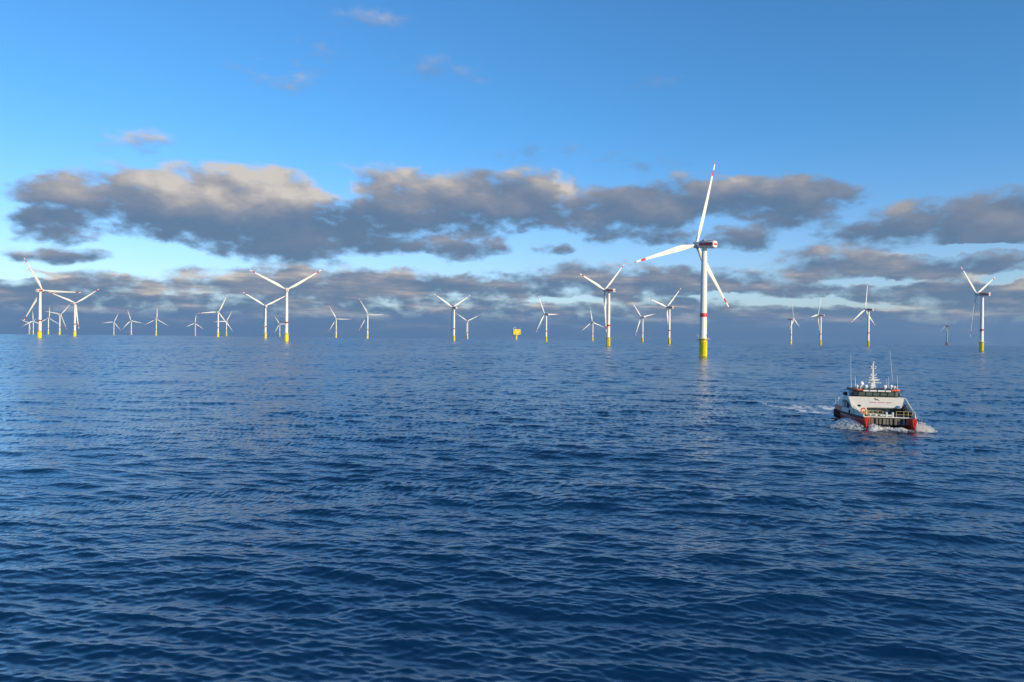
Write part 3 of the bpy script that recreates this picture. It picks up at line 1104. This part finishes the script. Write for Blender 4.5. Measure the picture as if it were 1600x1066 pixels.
    for z, x in ((4.95, 0), (4.05, .4), (4.05, -.4), (2.62, .45), (2.62, -.45)):
        bm = bmesh.new()
        lathe(bm, [(.10, 0), (.13, .05), (.13, .22), (.06, .3)], 12, Matrix.Translation((x, -2.05, mz + z)))
        bm_obj('navigation_light', bm, M['alu'], mast, True)
    bm = bmesh.new()
    tube(bm, (0, -1.75, mz + 1.3), (0, -1.75, mz + 1.5), .16)
    box(bm, Vector((.0, -1.72, mz + 1.62)), (1.7, .14, .2), bev=.04)
    bm_obj('radar_scanner', bm, M['alu'], mast)
    # ---- domes and aerials on the roof
    for x, y, r_, hh in ((2.35, -.8, .42, .75), (3.3, .1, .25, .35), (2.7, .2, .20, .25), (1.75, .0, .40, .18), (-1.55, .0, .40, .22), (-2.75, -.4, .30, .42), (-3.4, -.6, .22, .35)):
        bm = bmesh.new()
        z0 = 6.72
        lathe(bm, [(r_ * .45, z0), (r_ * .45, z0 + hh), (r_ * .95, z0 + hh + .02), (r_, z0 + hh + r_ * .5), (r_ * .86, z0 + hh + r_ * 1.05), (r_ * .5, z0 + hh + r_ * 1.45), (.02, z0 + hh + r_ * 1.6)], 18, Matrix.Translation((x, y, 0)))
        bm_obj('antenna_dome', bm, M['alu'], roof, True)
    for x, y, h_, lx, r_ in ((4.1, -1.2, 6.6, .12, .038), (3.4, -.9, 2.4, .05, .06), (-3.35, -1.4, 7.4, .62, .045), (-4.0, -.9, 2.7, .05, .035), (-2.2, -1.2, 1.9, 0, .03), (-3.0, -3.2, 2.2, 0, .03)):
        bm = bmesh.new()
        tube(bm, (x, y, 6.7), (x + lx * .1, y, 6.7 + .9), r_ * 2.0, r_ * 1.6, seg=8)
        tube(bm, (x + lx * .1, y, 7.55), (x + lx, y - .1, 6.7 + h_), r_, r_ * .55, seg=8)
        bm_obj('whip_aerial', bm, M['whip'], roof, True)
    for x in (3.6, 1.0, -3.5):
        bm = bmesh.new()
        tube(bm, (x, .3, 6.7), (x, .3, 7.0), .05)
        box(bm, Vector((x, .36, 7.1)), (.34, .26, .28), bev=.05)
        bm_obj('searchlight', bm, M['steel'], roof)
    # ---- foredeck: yellow guard rail, bollards, lifebuoy, lashed gear
    bm = bmesh.new()
    px_ = [-3.9, -3.2, -2.5, -1.3, .9, 1.7, 2.5, 3.2, 3.9]
    for x in px_:
        tube(bm, (x, 9.35, 2.3), (x, 9.35, 3.35), .035, seg=8)
    for za in (2.8, 3.35):
        tube(bm, (-3.9, 9.35, za), (-1.3, 9.35, za), .026, seg=8)
        tube(bm, (.9, 9.35, za), (3.9, 9.35, za), .026, seg=8)
    bm_obj('guard_rail', bm, M['rail'], root, True)
    for x in (.25, -.75):
        bm = bmesh.new()
        lathe(bm, [(.15, 2.25), (.15, 2.95), (.19, 2.97), (.19, 3.1), (.10, 3.16)], 14, Matrix.Translation((x, 9.15, 0)))
        bm_obj('bollard', bm, M['alu'], root, True)
    bm = bmesh.new()
    seg, r0, r1 = 24, .40, .12
    vs = [[bm.verts.new((3.55 + (r0 + r1 * math.cos(b)) * math.cos(a), 7.0 + r1 * math.sin(b), 3.15 + (r0 + r1 * math.cos(b)) * math.sin(a))) for b in [j * math.pi / 4 for j in range(8)]] for a in [i * 2 * math.pi / seg for i in range(seg)]]
    for i in range(seg):
        for j in range(8):
            bm.faces.new((vs[i][j], vs[(i + 1) % seg][j], vs[(i + 1) % seg][(j + 1) % 8], vs[i][(j + 1) % 8]))
    bm_obj('lifebuoy', bm, M['orange'], root, True)
    bm = bmesh.new()
    box(bm, Vector((3.6, 6.7, 2.6)), (1.0, .5, .8), bev=.08)
    bm_obj('red_locker', bm, M['hull_red'], root)
    bm = bmesh.new()
    box(bm, Vector((2.1, 7.6, 2.48)), (1.4, .8, .5), bev=.1)
    bm_obj('white_locker', bm, M['cream'], root)
    bm = bmesh.new()
    box(bm, Vector((-.3, 6.4, 2.35)), (2.2, 1.0, .25), bev=.06)
    bm_obj('deck_hatch', bm, M['alu'], root)
    # dark deck crane folded by the port bulwark
    bm = bmesh.new()
    tube(bm, (-3.7, 5.2, 2.2), (-3.7, 5.2, 3.3), .32, .26)
    tube(bm, (-3.7, 5.2, 3.3), (-4.25, 3.4, 4.1), .22, .18)
    tube(bm, (-4.25, 3.4, 4.1), (-3.0, 4.6, 3.1), .16, .10)
    box(bm, Vector((-4.2, 6.5, 2.75)), (.7, 1.4, 1.0), bev=.08)
    bm_obj('deck_crane', bm, M['black'], root, True)
    # port inner bulwark is dark
    bm = bmesh.new()
    prism(bm, [(-4.83, 2.3, 2.3), (-4.80, 8.6, 2.3), (-4.76, 8.2, 2.95), (-4.86, 5.2, 3.3), (-4.86, 2.3, 3.5)], (.06, 0, 0))
    bm_obj('bulwark_lining', bm, M['black'], root)
    # ---- aft: bulwarks, rail, life raft, exhaust
    for s in (-1, 1):
        bm = bmesh.new()
        prism(bm, [(s * 5.12, -10.9, 2.0), (s * 5.12, -4.3, 2.05), (s * 5.12, -4.3, 3.0), (s * 5.12, -9.8, 2.95), (s * 5.12, -10.9, 2.7)], (s * .1, 0, 0))
        bm_obj('aft_bulwark', bm, M['hull_red'], root)
        bm = bmesh.new()
        for y in (-10.6, -9.2, -7.8, -6.4, -5.0):
            tube(bm, (s * 5.1, y, 2.9), (s * 5.1, y, 3.75), .04, seg=6)
        tube(bm, (s * 5.1, -10.6, 3.75), (s * 5.1, -4.4, 3.8), .05, seg=6)
        bm_obj('aft_rail', bm, M['alu'], root)
        bm = bmesh.new()
        q = Matrix.Translation((s * 4.75, -3.3, 5.55)) @ Matrix.Rotation(R(90), 4, 'X')
        lathe(bm, [(.18, -.75), (.36, -.62), (.38, 0), (.36, .62), (.18, .75)], 16, q)
        bm_obj('life_raft_canister', bm, M['black'], root, True)
    bm = bmesh.new()
    box(bm, Vector((0, -5.6, 2.9)), (3.2, 1.8, 1.7), bev=.1)
    box(bm, Vector((3.2, -7.8, 2.55)), (1.6, 2.2, 1.1), bev=.08)
    bm_obj('deck_container', bm, M['deck'], root)
    bm = bmesh.new()
    tube(bm, (4.6, -10.5, 2.7), (4.6, -10.5, 4.0), .05)
    lathe(bm, [(.12, 4.0), (.16, 4.1), (.12, 4.28)], 10, Matrix.Translation((4.6, -10.5, 0)))
    bm_obj('stern_light', bm, M['alu'], root)
    return root


def foam_mat():
    mt, g, b = mat("white_water")
    tc = g.n('ShaderNodeTexCoord')
    n = g.noise(g.vec('MULTIPLY', tc.outputs['Object'], (1.0, 1.0, 2.0)), 1.7, 9, .72, .5)
    c = g.mix(g.ramp(n.outputs['Fac'], .36, .62), (.22, .29, .31, 1), (.84, .82, .77, 1))
    g.link(c, b.inputs['Base Color'])
    b.inputs['Roughness'].default_value = .6
    at = g.n('ShaderNodeAttribute', attribute_name='thin')
    n2 = g.noise(g.vec('MULTIPLY', tc.outputs['Object'], (1.0, 1.0, 2.2)), 2.6, 9, .74, .6)
    al = g.ramp(g.math('SUBTRACT', g.math('MULTIPLY_ADD', g.math('SUBTRACT', n2.outputs['Fac'], .5), 3.4, .80), at.outputs['Fac']), .05, .35)
    g.link(al, b.inputs['Alpha'])
    bp = g.n('ShaderNodeBump')
    bp.inputs['Distance'].default_value = .12
    g.link(n.outputs['Fac'], bp.inputs['Height'])
    g.link(bp.outputs[0], b.inputs['Normal'])
    return mt


def build_bow_waves():
    fm = foam_mat()
    mx = Matrix.Translation(BOAT) @ Matrix((STB, FWD, Vector((0, 0, 1)))).transposed().to_4x4()

    def sheet(name, label, fn, nu=90, nv=36):
        co, th = [], []
        for i in range(nu + 1):
            for j in range(nv + 1):
                p, t = fn(i / nu, j / nv)
                co.append(p)
                th.append(t)
        fc = [(i * (nv + 1) + j, (i + 1) * (nv + 1) + j, (i + 1) * (nv + 1) + j + 1, i * (nv + 1) + j + 1) for i in range(nu) for j in range(nv)]
        me = bpy.data.meshes.new(name)
        me.from_pydata(co, [], fc)
        me.attributes.new('thin', 'FLOAT', 'POINT').data.foreach_set('value', th)
        me.polygons.foreach_set('use_smooth', [True] * len(fc))
        me.materials.append(fm)
        o = bpy.data.objects.new(name, me)
        C.objects.link(o)
        o.matrix_world = mx
        tag(o, label, 'bow wave', None, 'stuff')

    def nz(a, b, sd, o=4):
        return float(fbm2(np.array([a]), np.array([b]), sd, o)[0])

    def heap(x0, x1, y0, y1, hgt, px, lean, sd, rag=.12, aft=0.):
        """a heap of thrown water: across the boat from x0 to x1, peak at fraction px of the way, leaning aft as it spreads"""
        def f(u, v):
            b = (v - .5) * 2
            c = u ** (math.log(.5) / math.log(px))            # peak moves to u = px
            prof = max(0., math.sin(math.pi * c)) ** 1.15
            e = prof * max(0., 1 - abs(b) ** 2.0) ** .8
            n = nz(u * 5, v * 4, sd) * .5 + nz(u * 13 + v * 3, v * 11, sd + 1) * .35 + nz(u * 34, v * 27, sd + 2) * .2
            z = -.28 + hgt * e * (1 + rag * n) + .05 * n * (e > .02)
            if e <= .001:
                z = -.5
            x = x0 + (x1 - x0) * u + .10 * n * e
            y = y0 + (y1 - y0) * v - lean * u + aft * e
            edge = 1 - min(1., e * 3.2)
            return (x, y, z), .30 + .62 * edge + .12 * (z > 1.1)
        return f
    sheet('bow_wave', "grey white hump of water thrown out along the boat's shaded dark red side", heap(3.95, 10.8, 6.4, 11.2, 1.95, .36, 2.4, 61, .10), 110, 60)
    sheet('bow_wave', "bright broken splash at the boat's sunlit red bow nearest the photo's right edge", heap(-3.95, -7.8, 7.4, 11.4, 1.0, .30, .9, 71, .34), 100, 60)
    sheet('bow_wave', "cream slope of broken water falling away from the bow beside the dark tunnel", heap(3.8, .0, 8.8, 12.0, 1.30, .30, -.2, 81, .14), 90, 50)
    sheet('bow_wave', "lower churned heap of water inside the bow that faces the sun", heap(.8, -3.8, 8.6, 11.8, .85, .55, 0., 91, .16), 90, 50)
    # flying drops over the bow waves: one cloud nobody could count
    rng = np.random.default_rng(8)
    t0 = bmesh.new()
    bmesh.ops.create_icosphere(t0, subdivisions=1, radius=1.0)
    tv = np.array([v.co[:] for v in t0.verts])
    tf = np.array([[v.index for v in f.verts] for f in t0.faces])
    t0.free()
    P = []
    n = 3400                                              # sunlit bow
    t = rng.beta(1.1, 2.2, n)
    clump = 1 + .35 * np.sin(t * 17 + 1) + .2 * np.sin(t * 41)
    P.append(np.stack([-(4.05 + t * 4.1), 10.2 - t * 1.6 + rng.normal(0, .75, n), -.05 + (1.9 * (1 - t ** 1.3) * clump + .15) * rng.beta(1.0, 2.2, n)], 1))
    n = 1500                                              # shaded side: mostly along the crest
    t = rng.beta(1.4, 1.6, n)
    P.append(np.stack([4.05 + t * 6.2, 10.0 - t * 2.6 + rng.normal(0, .8, n), .1 + 1.7 * np.sin(np.pi * t ** .7) * rng.beta(2.0, 2.0, n)], 1))
    n = 1300                                              # between the bows
    t = rng.random(n)
    P.append(np.stack([-3.7 + 7.4 * t, 10.4 + rng.normal(0, .7, n), (.25 + .8 * t) * rng.beta(1.2, 2.0, n) + .05], 1))
    P = np.concatenate(P)
    rr_ = rng.uniform(.02, .075, len(P)) * rng.uniform(.6, 1.0, len(P))
    sc3 = rr_[:, None] * np.stack([rng.uniform(.8, 2.2, len(P)), rng.uniform(.7, 1.3, len(P)), rng.uniform(.6, 1.3, len(P))], 1)
    V = (P[:, None, :] + tv[None] * sc3[:, None, :]).reshape(-1, 3)
    Fc = (tf[None] + (np.arange(len(P)) * len(tv))[:, None, None]).reshape(-1, 3)
    me = bpy.data.meshes.new('spray')
    me.from_pydata(V.tolist(), [], Fc.tolist())
    me.polygons.foreach_set('use_smooth', [True] * len(Fc))
    me.materials.append(M['alu'])
    o = bpy.data.objects.new('spray', me)
    C.objects.link(o)
    o.matrix_world = mx
    tag(o, "white drops of spray flying over the bow waves", 'spray', None, 'stuff')


build_sea()
build_turbines()
build_substation()
build_boat()
build_bow_waves()


# ------------------------------------------------------------------ sea air
def build_haze():
    bm = bmesh.new()
    box(bm, Vector((0, 0, 130.0)), (24000, 24000, 400))
    mt = bpy.data.materials.new("sea_air")
    mt.use_nodes = True
    t = mt.node_tree
    t.nodes.clear()
    g = NT(t)
    v = g.n('ShaderNodeVolumePrincipled')
    v.inputs['Color'].default_value = (.50, .74, 1.0, 1)
    v.inputs['Density'].default_value = 2.6e-5
    v.inputs['Anisotropy'].default_value = .2
    o = g.n('ShaderNodeOutputMaterial')
    g.link(v.outputs[0], o.inputs['Volume'])
    h = bm_obj('haze', bm, mt)
    tag(h, "thin blue sea air that pales the far turbines", 'haze', None, 'stuff')


build_haze()
